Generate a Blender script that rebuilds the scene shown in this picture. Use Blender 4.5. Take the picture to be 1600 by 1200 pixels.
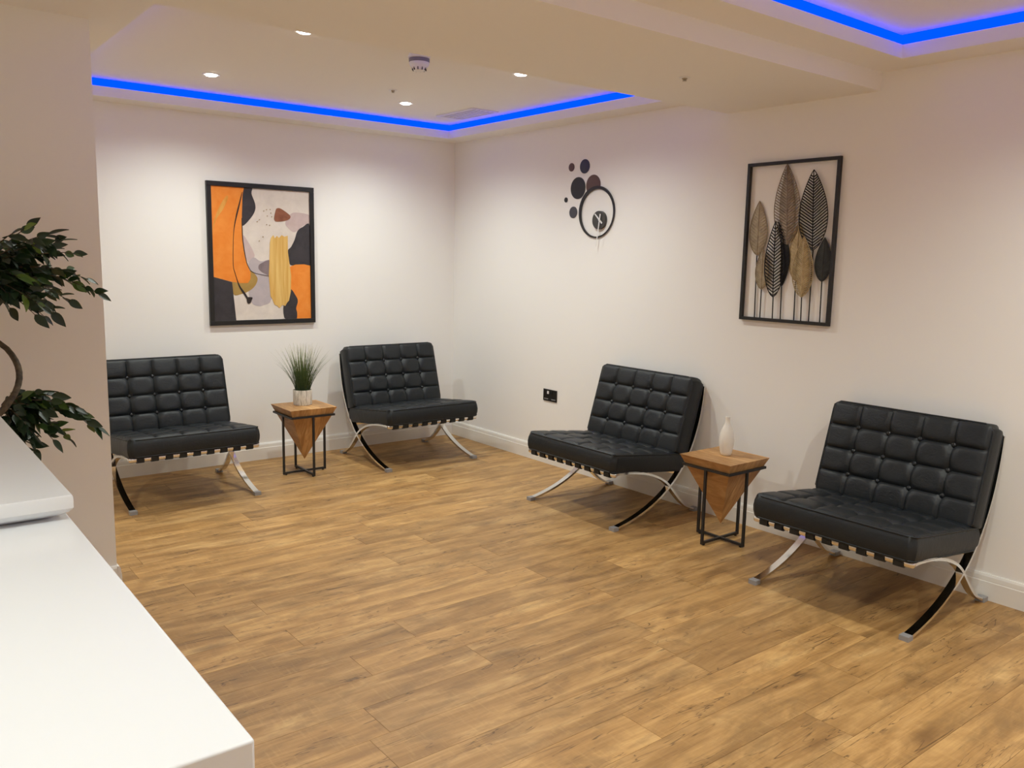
import bpy, math, random
from mathutils import Vector, Matrix
random.seed(7)
scene = bpy.context.scene
for o in list(bpy.data.objects):
    bpy.data.objects.remove(o, do_unlink=True)
COL = scene.collection

# ------------------------------------------------------------------ camera
cam_data = bpy.data.cameras.new('camera')
cam = bpy.data.objects.new('camera', cam_data)
COL.objects.link(cam)
r = Vector((0.7874219, -0.6160973, 0.0197697))
u = Vector((0.0755220, 0.1282544, 0.9888616))
f = Vector((0.6117705, 0.7771582, -0.1475192))
cam.matrix_world = Matrix(((r.x, u.x, -f.x, -3.9668), (r.y, u.y, -f.y, -5.8475), (r.z, u.z, -f.z, 1.48786), (0, 0, 0, 1)))
cam_data.sensor_fit = 'HORIZONTAL'
cam_data.sensor_width = 36.0
cam_data.lens = 1316.87 / 1600 * 36.0
cam_data.clip_start = 0.05
scene.camera = cam

# ------------------------------------------------------------------ world, exposure
world = bpy.data.worlds.new('world')
scene.world = world
world.use_nodes = True
world.node_tree.nodes['Background'].inputs[0].default_value = (0.9, 0.85, 0.78, 1)
world.node_tree.nodes['Background'].inputs[1].default_value = 0.05
scene.view_settings.view_transform = 'Standard'
scene.view_settings.look = 'None'
scene.view_settings.gamma = 1.0
scene.view_settings.use_curve_mapping = False
scene.view_settings.exposure = 0.0
scene.cycles.max_bounces = 16
scene.cycles.diffuse_bounces = 12

# light levels
SPOT_TRAY = 56.0        # downlights over the seating
SPOT_NEAR = 66.0        # downlights over the near half of the room
SPOT_DESK = 52.0        # downlights over the reception desk, also base for the added fill lamps
LAMP_COL = (0.945, 1.0, 0.925)
LED_STRENGTH = 3.6
LED_COL = (0.0, 0.029, 1.0)

# room dimensions (metres): corner of the two walls is the origin
XW, YW = -6.2, -8.0
Z_SOF, Z_BEAM, Z_CEIL, Z_LIP = 2.40, 2.315, 2.505, 2.458


# ------------------------------------------------------------------ helpers
def lin(c):
    return tuple(((v / 255) / 12.92 if v / 255 <= 0.04045 else (((v / 255) + 0.055) / 1.055) ** 2.4) for v in c)


class MB:
    def __init__(self):
        self.v, self.f = [], []

    def add(self, verts, faces):
        b = len(self.v)
        self.v += [tuple(p) for p in verts]
        self.f += [tuple(i + b for i in q) for q in faces]
        return self

    def box(self, x0, x1, y0, y1, z0, z1):
        return self.add([(x0, y0, z0), (x1, y0, z0), (x1, y1, z0), (x0, y1, z0), (x0, y0, z1), (x1, y0, z1), (x1, y1, z1), (x0, y1, z1)],
                        [(0, 3, 2, 1), (4, 5, 6, 7), (0, 1, 5, 4), (1, 2, 6, 5), (2, 3, 7, 6), (3, 0, 4, 7)])

    def prism(self, poly, fn, d0, d1):
        """extrude a 2D polygon; fn(a, b, d) -> 3D point"""
        n = len(poly)
        vs = [fn(a, b, d0) for a, b in poly] + [fn(a, b, d1) for a, b in poly]
        fs = [tuple(range(n - 1, -1, -1)), tuple(range(n, 2 * n))]
        fs += [(i, (i + 1) % n, n + (i + 1) % n, n + i) for i in range(n)]
        return self.add(vs, fs)

    def tube(self, pts, rad, n=8, closed=False):
        pts = [Vector(p) for p in pts]
        m = len(pts)
        rads = rad if isinstance(rad, (list, tuple)) else [rad] * m
        vs = []
        up = None
        for i, p in enumerate(pts):
            a = pts[(i - 1) % m] if (closed or i > 0) else p
            b = pts[(i + 1) % m] if (closed or i < m - 1) else p
            t = (b - a).normalized()
            if up is None:
                up = Vector((0, 0, 1)) if abs(t.z) < 0.9 else Vector((1, 0, 0))
            s = t.cross(up)
            if s.length < 1e-6:
                s = t.cross(Vector((0.3, 1, 0.2)))
            s.normalize()
            up = s.cross(t).normalized()
            for k in range(n):
                an = 2 * math.pi * k / n
                vs.append(p + (s * math.cos(an) + up * math.sin(an)) * rads[i])
        fs = []
        for i in range(m if closed else m - 1):
            j = (i + 1) % m
            for k in range(n):
                l = (k + 1) % n
                fs.append((i * n + k, i * n + l, j * n + l, j * n + k))
        if not closed:
            fs.append(tuple(range(n - 1, -1, -1)))
            fs.append(tuple(range((m - 1) * n, m * n)))
        return self.add(vs, fs)

    def lathe(self, prof, n=32, c=(0, 0, 0)):
        vs = []
        for rr, z in prof:
            for k in range(n):
                an = 2 * math.pi * k / n
                vs.append((c[0] + rr * math.cos(an), c[1] + rr * math.sin(an), c[2] + z))
        fs = []
        for i in range(len(prof) - 1):
            for k in range(n):
                l = (k + 1) % n
                fs.append((i * n + k, i * n + l, (i + 1) * n + l, (i + 1) * n + k))
        fs.append(tuple(range(n - 1, -1, -1)))
        fs.append(tuple(range((len(prof) - 1) * n, len(prof) * n)))
        return self.add(vs, fs)

    def mesh(self, name, mat, smooth=False, angle=None):
        me = bpy.data.meshes.new(name)
        me.from_pydata(self.v, [], self.f)
        me.update()
        if mat is not None:
            me.materials.append(mat)
        if smooth:
            me.shade_smooth()
            if angle:
                me.set_sharp_from_angle(angle=math.radians(angle))
        return me

    def build(self, name, mat, parent=None, smooth=False, angle=None, loc=None):
        return link(name, self.mesh(name, mat, smooth, angle), parent, loc)


def link(name, me, parent=None, loc=None):
    o = bpy.data.objects.new(name, me)
    COL.objects.link(o)
    if parent is not None:
        o.parent = parent
    if loc is not None:
        o.location = loc
    return o


def bevel(o, w, seg=2):
    m = o.modifiers.new('bevel', 'BEVEL')
    m.width = w
    m.segments = seg
    m.limit_method = 'ANGLE'
    m.angle_limit = math.radians(40)
    o.data.shade_smooth()
    o.data.set_sharp_from_angle(angle=math.radians(50))
    return o


def tag(o, label, cat, group=None):
    o['label'] = label
    o['category'] = cat
    if group:
        o['group'] = group
    return o


def thing(name, loc, label, cat, rz=0.0, group=None):
    o = bpy.data.objects.new(name, None)
    o.empty_display_size = 0.1
    COL.objects.link(o)
    o.location = loc
    o.rotation_euler = (0, 0, rz)
    return tag(o, label, cat, group)


def copy_tree(o, parent=None):
    c = o.copy()
    COL.objects.link(c)
    if parent is not None:
        c.parent = parent
    for ch in list(o.children):
        copy_tree(ch, c)
    return c


def struct(o):
    o['kind'] = 'structure'
    return o


# ------------------------------------------------------------------ materials
def new_mat(name, col, rough=0.5, metal=0.0, spec=0.5):
    m = bpy.data.materials.new(name)
    m.use_nodes = True
    b = m.node_tree.nodes['Principled BSDF']
    b.inputs['Base Color'].default_value = (*col, 1)
    b.inputs['Roughness'].default_value = rough
    b.inputs['Metallic'].default_value = metal
    b.inputs['Specular IOR Level'].default_value = spec
    return m


class N:
    """little node-tree writer"""
    def __init__(self, m):
        self.t = m.node_tree
        self.b = self.t.nodes['Principled BSDF']

    def node(self, typ, **kw):
        n = self.t.nodes.new(typ)
        for k, v in kw.items():
            if k.startswith('i_'):
                n.inputs[k[2:].replace('_', ' ')].default_value = v
            else:
                setattr(n, k, v)
        return n

    def l(self, a, b):
        self.t.links.new(a, b)

    def math(self, op, a, b=None, clamp=False):
        n = self.t.nodes.new('ShaderNodeMath')
        n.operation = op
        n.use_clamp = clamp
        for i, x in enumerate((a, b)):
            if x is None:
                continue
            if isinstance(x, (int, float)):
                n.inputs[i].default_value = x
            else:
                self.l(x, n.inputs[i])
        return n.outputs[0]

    def ramp(self, fac, stops):
        n = self.t.nodes.new('ShaderNodeValToRGB')
        e = n.color_ramp.elements
        while len(e) < len(stops):
            e.new(0.5)
        for el, (p, c) in zip(e, stops):
            el.position = p
            el.color = (*c, 1)
        self.l(fac, n.inputs[0])
        return n.outputs[0]

    def mix(self, fac, a, b, blend='MIX'):
        n = self.t.nodes.new('ShaderNodeMix')
        n.data_type = 'RGBA'
        n.blend_type = blend
        for i, x in ((0, fac), (6, a), (7, b)):
            if isinstance(x, (int, float)):
                n.inputs[i].default_value = x
            elif isinstance(x, tuple):
                n.inputs[i].default_value = (*x, 1)
            else:
                self.l(x, n.inputs[i])
        return n.outputs[2]

    def mapping(self, src, scale, loc=None):
        n = self.t.nodes.new('ShaderNodeMapping')
        n.inputs['Scale'].default_value = scale
        if loc is not None:
            self.l(loc, n.inputs['Location'])
        self.l(src, n.inputs['Vector'])
        return n.outputs[0]

    def noise(self, vec, scale, detail=4, rough=0.5, dist=0.0):
        n = self.t.nodes.new('ShaderNodeTexNoise')
        n.inputs['Scale'].default_value = scale
        n.inputs['Detail'].default_value = detail
        n.inputs['Roughness'].default_value = rough
        n.inputs['Distortion'].default_value = dist
        self.l(vec, n.inputs['Vector'])
        return n.outputs[0]

    def bump(self, h, strength=0.2, dist=0.001):
        n = self.t.nodes.new('ShaderNodeBump')
        n.inputs['Strength'].default_value = strength
        n.inputs['Distance'].default_value = dist
        self.l(h, n.inputs['Height'])
        self.l(n.outputs[0], self.b.inputs['Normal'])


def paint(name, col, rough=0.6, bump=0.05):
    m = new_mat(name, col, rough, 0, 0.35)
    n = N(m)
    co = n.node('ShaderNodeTexCoord').outputs['Object']
    a = n.noise(co, 220, 3)
    n.bump(a, bump, 0.0006)
    return m


M_WALL = paint('wall_paint', (0.89, 0.88, 0.855))
M_CEIL = paint('ceiling_paint', (0.89, 0.88, 0.855), 0.75)
M_TRIM = paint('trim_gloss_white', (0.82, 0.80, 0.755), 0.3, 0.01)
M_BLACK = new_mat('black_satin', (0.012, 0.012, 0.013), 0.38)
M_BMETAL = new_mat('black_powder_metal', (0.014, 0.014, 0.015), 0.45)
M_WHITE = new_mat('white_plastic', (0.8, 0.8, 0.8), 0.35)
M_DESK = new_mat('white_solid_surface', (0.725, 0.745, 0.77), 0.25)
M_GREY = new_mat('grey_rubber', (0.30, 0.30, 0.31), 0.45)


def chrome():
    m = new_mat('polished_chrome', (0.80, 0.79, 0.77), 0.09, 1.0)
    n = N(m)
    co = n.node('ShaderNodeTexCoord').outputs['Object']
    a = n.noise(co, 14, 3)
    n.l(n.math('ADD', n.math('MULTIPLY', a, 0.10), 0.05), n.b.inputs['Roughness'])
    return m


M_CHROME = chrome()


def leather():
    m = new_mat('black_leather', (0.012, 0.014, 0.017), 0.42, 0, 0.42)
    n = N(m)
    co = n.node('ShaderNodeTexCoord').outputs['Object']
    v = n.node('ShaderNodeTexVoronoi', feature='DISTANCE_TO_EDGE')
    v.inputs['Scale'].default_value = 260
    n.l(co, v.inputs['Vector'])
    big = n.noise(co, 9, 4, 0.6, 0.6)
    wr = n.noise(n.mapping(co, (1, 1.6, 1)), 26, 3, 0.6, 1.2)
    h = n.math('ADD', n.math('MULTIPLY', v.outputs['Distance'], 0.5), n.math('MULTIPLY', wr, 2.4))
    n.bump(h, 0.35, 0.0016)
    n.l(n.math('ADD', n.math('MULTIPLY', big, 0.2), 0.37), n.b.inputs['Roughness'])
    n.l(n.mix(big, (0.006, 0.0085, 0.0105), (0.012, 0.0155, 0.0185)), n.b.inputs['Base Color'])
    return m


M_LEATHER = leather()
M_BUTTON = new_mat('button_leather', (0.010, 0.0125, 0.015), 0.28)


def plank_mat():
    m = new_mat('rustic_oak_plank', (0.3, 0.17, 0.06), 0.42, 0, 0.4)
    n = N(m)
    co = n.node('ShaderNodeTexCoord').outputs['Object']
    rnd = n.node('ShaderNodeObjectInfo').outputs['Random']
    off = n.node('ShaderNodeCombineXYZ')
    n.l(n.math('MULTIPLY', rnd, 83.0), off.inputs[0])
    n.l(n.math('MULTIPLY', rnd, 41.0), off.inputs[1])
    n.l(n.math('MULTIPLY', rnd, 17.0), off.inputs[2])
    base = n.node('ShaderNodeVectorMath', operation='ADD')
    n.l(co, base.inputs[0])
    n.l(off.outputs[0], base.inputs[1])
    P = base.outputs[0]
    broad = n.noise(n.mapping(P, (1.3, 7.0, 1)), 1.6, 5, 0.6, 0.8)
    fine = n.noise(n.mapping(P, (2.2, 60.0, 1)), 2.0, 6, 0.65, 0.4)
    cloud = n.noise(n.mapping(P, (1.6, 4.0, 1)), 3.0, 5, 0.65, 0.5)
    col = n.ramp(broad, [(0.24, lin((128, 95, 57))), (0.44, lin((158, 121, 75))), (0.58, lin((178, 140, 91))), (0.76, lin((198, 163, 112)))])
    col = n.mix(n.math('MULTIPLY', n.ramp(fine, [(0.42, (0, 0, 0)), (0.66, (1, 1, 1))]), 0.24), col, lin((118, 82, 45)))
    # greyish weathered clouds
    cl = n.ramp(cloud, [(0.48, (0, 0, 0)), (0.66, (1, 1, 1))])
    col = n.mix(n.math('MULTIPLY', cl, 0.55), col, lin((122, 94, 60)))
    # long thin checks
    ck = n.noise(n.mapping(P, (1.0, 11.0, 1)), 1.9, 3, 0.5, 1.1)
    band = n.math('ABSOLUTE', n.math('SUBTRACT', ck, 0.5))
    line = n.ramp(band, [(0.0, (1, 1, 1)), (0.013, (0, 0, 0))])
    gate = n.ramp(n.noise(n.mapping(P, (1.1, 4.0, 1)), 2.3, 2), [(0.46, (0, 0, 0)), (0.56, (1, 1, 1))])
    col = n.mix(n.math('MULTIPLY', n.math('MULTIPLY', line, gate), 0.8), col, lin((62, 40, 22)))
    # knots
    vo = n.node('ShaderNodeTexVoronoi', feature='F1')
    vo.inputs['Scale'].default_value = 1.0
    vo.inputs['Randomness'].default_value = 1.0
    wob = n.node('ShaderNodeVectorMath', operation='ADD')
    nz = n.node('ShaderNodeTexNoise')
    nz.inputs['Scale'].default_value = 6
    n.l(P, nz.inputs['Vector'])
    sc = n.node('ShaderNodeVectorMath', operation='SCALE')
    sc.inputs['Scale'].default_value = 0.35
    n.l(nz.outputs['Color'], sc.inputs[0])
    n.l(n.mapping(P, (2.3, 6.0, 1)), wob.inputs[0])
    n.l(sc.outputs[0], wob.inputs[1])
    n.l(wob.outputs[0], vo.inputs['Vector'])
    kn = n.ramp(vo.outputs['Distance'], [(0.02, (1, 1, 1)), (0.26, (0, 0, 0))])
    sepc = n.node('ShaderNodeSeparateColor')
    n.l(vo.outputs['Color'], sepc.inputs[0])
    kg = n.math('GREATER_THAN', sepc.outputs[0], 0.35)
    col = n.mix(n.math('MULTIPLY', n.math('MULTIPLY', kn, kg), 0.62), col, lin((72, 46, 26)))
    # cross saw marks
    sw = n.noise(n.mapping(P, (45.0, 5.0, 1)), 2.0, 2, 0.6, 0.3)
    col = n.mix(n.math('MULTIPLY', n.ramp(sw, [(0.55, (0, 0, 0)), (0.75, (1, 1, 1))]), 0.13), col, lin((212, 176, 120)))
    # plank tone
    tone = n.ramp(rnd, [(0.0, (1.06, 1.06, 1.02)), (0.5, (1.18, 1.18, 1.12)), (1.0, (1.31, 1.30, 1.2))])
    col = n.mix(1.0, col, tone, 'MULTIPLY')
    n.l(col, n.b.inputs['Base Color'])
    n.l(n.math('ADD', n.math('MULTIPLY', fine, 0.2), 0.34), n.b.inputs['Roughness'])
    n.bump(n.math('SUBTRACT', fine, n.math('MULTIPLY', line, gate)), 0.12, 0.0015)
    return m


M_PLANK = plank_mat()


def oak_block():
    m = new_mat('oiled_block_oak', (0.4, 0.2, 0.07), 0.5, 0, 0.35)
    n = N(m)
    co = n.node('ShaderNodeTexCoord').outputs['Object']
    sep = n.node('ShaderNodeSeparateXYZ')
    n.l(co, sep.inputs[0])
    stave = n.math('FLOOR', n.math('MULTIPLY', n.math('ADD', sep.outputs[0], 0.031), 11.0))
    wn = n.node('ShaderNodeTexWhiteNoise', noise_dimensions='1D')
    n.l(stave, wn.inputs['W'])
    off = n.node('ShaderNodeCombineXYZ')
    n.l(n.math('MULTIPLY', wn.outputs['Value'], 9.0), off.inputs[2])
    n.l(n.math('MULTIPLY', wn.outputs['Value'], 5.0), off.inputs[1])
    add = n.node('ShaderNodeVectorMath', operation='ADD')
    n.l(co, add.inputs[0])
    n.l(off.outputs[0], add.inputs[1])
    g = n.noise(n.mapping(add.outputs[0], (40, 6, 6)), 1.2, 5, 0.6, 1.2)
    b2 = n.noise(add.outputs[0], 7, 4, 0.6)
    col = n.ramp(g, [(0.3, lin((170, 124, 76))), (0.55, lin((204, 160, 106))), (0.75, lin((224, 186, 134)))])
    col = n.mix(n.math('MULTIPLY', b2, 0.30), col, lin((158, 112, 66)))
    tone = n.ramp(wn.outputs['Value'], [(0.0, (0.70, 0.66, 0.62)), (0.6, (1.0, 0.98, 0.94)), (1.0, (1.1, 1.05, 0.98))])
    n.l(n.mix(1.0, col, tone, 'MULTIPLY'), n.b.inputs['Base Color'])
    n.bump(g, 0.1, 0.001)
    return m


M_OAK = oak_block()


def emit(name, col, strength):
    m = bpy.data.materials.new(name)
    m.use_nodes = True
    t = m.node_tree
    t.nodes.remove(t.nodes['Principled BSDF'])
    e = t.nodes.new('ShaderNodeEmission')
    e.inputs[0].default_value = (*col, 1)
    e.inputs[1].default_value = strength
    t.links.new(e.outputs[0], t.nodes['Material Output'].inputs[0])
    return m


M_LED = emit('blue_led', LED_COL, LED_STRENGTH)
M_LAMP = emit('lamp_face', (1.0, 0.9, 0.78), 30.0)

# ------------------------------------------------------------------ floor with planks
floor = struct(MB().box(XW, 0, YW, 0, -0.08, -0.008).build('floor', new_mat('floor_underlay', (0.05, 0.033, 0.018), 0.8)))
PW, PL, GAP = 0.178, 1.22, 0.0006
rng = random.Random(3)
full = MB().box(-PL / 2 + GAP, PL / 2 - GAP, -PW / 2 + GAP, PW / 2 - GAP, -0.008, 0).mesh('plank', M_PLANK)
row = 0
y = 0.055
while y > YW:
    y1, y0 = min(y, 0.0), max(y - PW, YW)
    x = -0.9 * rng.random() - (0.3 if row % 2 else 0.9)
    xs = [0.0, x]
    while xs[-1] > XW:
        xs.append(xs[-1] - PL)
    xs[-1] = XW
    if xs[-2] - xs[-1] < 0.08 and len(xs) > 2:
        xs.pop(-2)
    for a, b in zip(xs[:-1], xs[1:]):
        w, d = a - b, y1 - y0
        if abs(w - PL) < 1e-6 and abs(d - PW) < 1e-6:
            me = full
        else:
            me = MB().box(-w / 2 + GAP, w / 2 - GAP, -d / 2 + GAP, d / 2 - GAP, -0.008, 0).mesh('plank', M_PLANK)
        link('plank', me, floor, ((a + b) / 2, (y0 + y1) / 2, 0))
    y -= PW
    row += 1

# ------------------------------------------------------------------ walls
struct(MB().box(XW - 0.12, 0.12, 0, 0.12, -0.08, 2.62).build('wall_back', M_WALL))
struct(MB().box(0, 0.12, YW, 0, -0.08, 2.62).build('wall_right', M_WALL))
struct(MB().box(XW - 0.12, XW, YW, 0, -0.08, 2.62).build('wall_left', M_WALL))
struct(MB().box(XW - 0.12, 0.12, YW - 0.12, YW, -0.08, 2.62).build('wall_front', M_WALL))
PX, PY, PT = -3.128, -2.0, 0.12
struct(MB().box(XW, PX, PY, PY + PT, 0, Z_SOF).build('wall_partition', M_WALL))

# skirting profile (depth, height)
SK = [(0, 0), (0.016, 0), (0.016, 0.084), (0.0135, 0.087), (0.0135, 0.092), (0.012, 0.108), (0.007, 0.118), (0, 0.118)]
struct(MB().prism(SK, lambda a, b, d: (d, -a, b), XW, 0).build('baseboard_back', M_TRIM))
struct(MB().prism(SK, lambda a, b, d: (-a, d, b), YW, -0.0165).build('baseboard_right', M_TRIM))
o = struct(MB().prism(SK, lambda a, b, d: (d, PY - a, b), XW, PX).build('baseboard_partition', M_TRIM))
struct(MB().prism(SK, lambda a, b, d: (PX + a, d, b), PY - 0.016, PY + PT).build('baseboard_partition_end', M_TRIM))

# ------------------------------------------------------------------ ceiling with coves
ceiling = struct(MB().box(XW, 0, YW, 0, Z_CEIL, Z_CEIL + 0.1).build('ceiling', M_CEIL))
T1 = (-2.985, -0.19, -2.72, -0.19)      # tray opening over the seating
T2 = (-3.55, -0.205, -7.4, -3.82)       # tray opening over the near half
BD, LT, SB = 0.19, 0.014, 0.018         # cove depth, lip and board thickness


def plate(name, x0, x1, y0, y1, z0=Z_SOF, z1=Z_SOF + SB):
    return MB().box(x0, x1, y0, y1, z0, z1).build(name, M_CEIL, ceiling)


# boards at soffit level
plate('soffit', T1[0], 0, T1[3], 0)
plate('soffit', T1[1], 0, T1[2], T1[3])
plate('soffit', XW, T1[0], T1[2], 0)
# beam between the trays
BY0, BY1 = -3.62, -2.72
mb = MB()
mb.box(XW, 0, BY0, BY1, Z_BEAM, Z_BEAM + SB)
mb.box(XW, 0, BY0, BY0 + LT, Z_BEAM + SB, Z_CEIL)
mb.box(XW, 0, BY1 - LT, BY1, Z_BEAM + SB, Z_LIP)
mb.box(XW, 0, BY1 - BD - LT, BY1 - BD, Z_BEAM + SB, Z_CEIL)
mb.build('beam_casing', M_CEIL, ceiling)
plate('soffit', XW, 0, T2[3], BY0)
plate('soffit', T2[1], 0, YW, T2[3])
plate('soffit', XW, T2[0], YW, T2[3])
plate('soffit', T2[0], T2[1], YW, T2[2])


def lip(x0, x1, y0, y1):
    return MB().box(x0, x1, y0, y1, Z_SOF + SB, Z_LIP).build('cove_lip', M_CEIL, ceiling)


lip(T1[0], T1[1] + LT, T1[3], T1[3] + LT)
lip(T1[1], T1[1] + LT, T1[2], T1[3])
lip(T1[0] - LT, T1[0], T1[2], T1[3] + LT)
lip(T2[0] - LT, T2[1] + LT, T2[3], T2[3] + LT)
lip(T2[1], T2[1] + LT, T2[2], T2[3])
lip(T2[0] - LT, T2[0], T2[2], T2[3])
lip(T2[0] - LT, T2[1] + LT, T2[2] - LT, T2[2])
# backs of the coves that do not end at a wall
plate('cove_back', T1[0] - BD - LT, T1[0] - BD, T1[2], 0, Z_SOF + SB, Z_CEIL)
plate('cove_back', T2[0] - BD - LT, T2[0] - BD, T2[2] - BD, BY0, Z_SOF + SB, Z_CEIL)
plate('cove_back', T2[0] - BD - LT, 0, T2[2] - BD - LT, T2[2] - BD, Z_SOF + SB, Z_CEIL)


def led(x0, x1, y0, y1):
    """upright diffuser strip standing in the cove just behind the lip"""
    return MB().box(x0, x1, y0, y1, Z_SOF + SB, Z_CEIL - 0.001).build('led_diffuser', M_LED, ceiling)


G0, G1 = LT + 0.003, LT + 0.011
for (X0, X1, Y0, Y1) in (T1, T2):
    led(X0 - G1, X1 + G1, Y1 + G0, Y1 + G1)
    led(X1 + G0, X1 + G1, Y0 - G0, Y1 + G0)
    led(X0 - G1, X0 - G0, Y0 - G0, Y1 + G0)
    led(X0 - G1, X1 + G1, Y0 - G1, Y0 - G0)
# ledge that carries the strip behind the beam face
plate('cove_ledge', XW, 0, BY1 - BD, BY1 - LT, Z_SOF, Z_SOF + SB)


# ------------------------------------------------------------------ downlights
def downlight(x, y, z, label, power, cone=150, blend=1.0, visible=True):
    t = thing('downlight', (x, y, z), label, 'downlight', group='recessed ceiling downlights')
    ring = MB()
    n, prof = 28, [(0.036, 0.0), (0.036, -0.004), (0.046, -0.004), (0.049, 0.0)]
    vs, fs = [], []
    for rr, zz in prof:
        for k in range(n):
            a = 2 * math.pi * k / n
            vs.append((rr * math.cos(a), rr * math.sin(a), zz))
    for i in range(3):
        for k in range(n):
            fs.append((i * n + k, i * n + (k + 1) % n, (i + 1) * n + (k + 1) % n, (i + 1) * n + k))
    ring.add(vs, fs).build('bezel', M_WHITE, t, True, 40)
    MB().lathe([(0.035, 0.0), (0.035, -0.003), (0.028, -0.009), (0.012, -0.012)], 24).build('lamp_face', M_LAMP, t, True)
    ld = bpy.data.lights.new('downlight_beam', 'SPOT')
    ld.energy = power
    ld.color = LAMP_COL
    ld.spot_size = math.radians(cone)
    ld.spot_blend = blend
    ld.shadow_soft_size = 0.022
    lo = bpy.data.objects.new('downlight_beam', ld)
    COL.objects.link(lo)
    lo.parent = t
    lo.location = (0, 0, -0.045)
    return t


zc = Z_CEIL
downlight(-2.22, -2.03, zc, 'round lit downlight above the picture side, beside the beam edge', SPOT_TRAY)
downlight(-2.22, -0.76, zc, 'round lit downlight over the framed abstract picture', SPOT_TRAY)
downlight(-0.925, -2.01, zc, 'round lit downlight at the beam edge, right of the smoke detector', SPOT_TRAY)
downlight(-0.925, -0.77, zc, 'round lit downlight beside the ceiling vent in the far corner', SPOT_TRAY)
for x, yy, wh in [(-1.0, -4.9, 'in front of the nearest lounge chair'), (-2.5, -4.9, 'in the middle of the near floor'), (-1.0, -6.4, 'behind the camera by the right wall'), (-2.5, -6.4, 'behind the camera, mid room')]:
    downlight(x, yy, zc, 'round lit near tray downlight ' + wh, SPOT_NEAR)
downlight(-4.15, -4.75, Z_SOF, 'round lit downlight in the soffit above the white desk', SPOT_DESK, 110)
downlight(-4.15, -6.3, Z_SOF, 'round lit downlight in the soffit directly behind the camera', SPOT_DESK, 110)
downlight(-5.4, -4.0, Z_SOF, 'added unseen fill lamp in the soffit at the far left wall', SPOT_DESK * 1.5, 130)  # fill lamp added to lift ambient light on ceiling and partition
downlight(-5.4, -6.3, Z_SOF, 'added unseen fill lamp in the soffit behind the camera, left', SPOT_DESK * 1.5, 130)  # second added fill, raises bounced light from behind the camera
downlight(-4.6, -1.0, Z_SOF, 'added unseen fill lamp in the soffit behind the partition', SPOT_DESK * 1.5, 130)  # added out of view to brighten the room behind the partition
# ------------------------------------------------------------------ lounge chair
HW = 0.38          # half width over the frame


def bez(p, n):
    out = []
    for i in range(n + 1):
        t = i / n
        s = 1 - t
        c = (s ** 3, 3 * s * s * t, 3 * s * t * t, t ** 3)
        out.append((sum(c[k] * p[k][0] for k in range(4)), sum(c[k] * p[k][1] for k in range(4))))
    return out


def strip_sweep(pts, v0, v1, th):
    """flat bar following pts (forward, height), spanning v0..v1 sideways"""
    vs, fs = [], []
    m = len(pts)
    for i, (a, b) in enumerate(pts):
        q0 = pts[max(0, i - 1)]
        q1 = pts[min(m - 1, i + 1)]
        tx, tz = q1[0] - q0[0], q1[1] - q0[1]
        L = math.hypot(tx, tz)
        nx, nz = -tz / L * th / 2, tx / L * th / 2
        for (dx, dz, v) in ((nx, nz, v0), (nx, nz, v1), (-nx, -nz, v1), (-nx, -nz, v0)):
            vs.append((v, -(a + dx), b + dz))
    for i in range(m - 1):
        for k in range(4):
            l = (k + 1) % 4
            fs.append((i * 4 + k, (i + 1) * 4 + k, (i + 1) * 4 + l, i * 4 + l))
    fs.append((0, 1, 2, 3))
    fs.append(tuple((m - 1) * 4 + k for k in (3, 2, 1, 0)))
    return MB().add(vs, fs)


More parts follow.
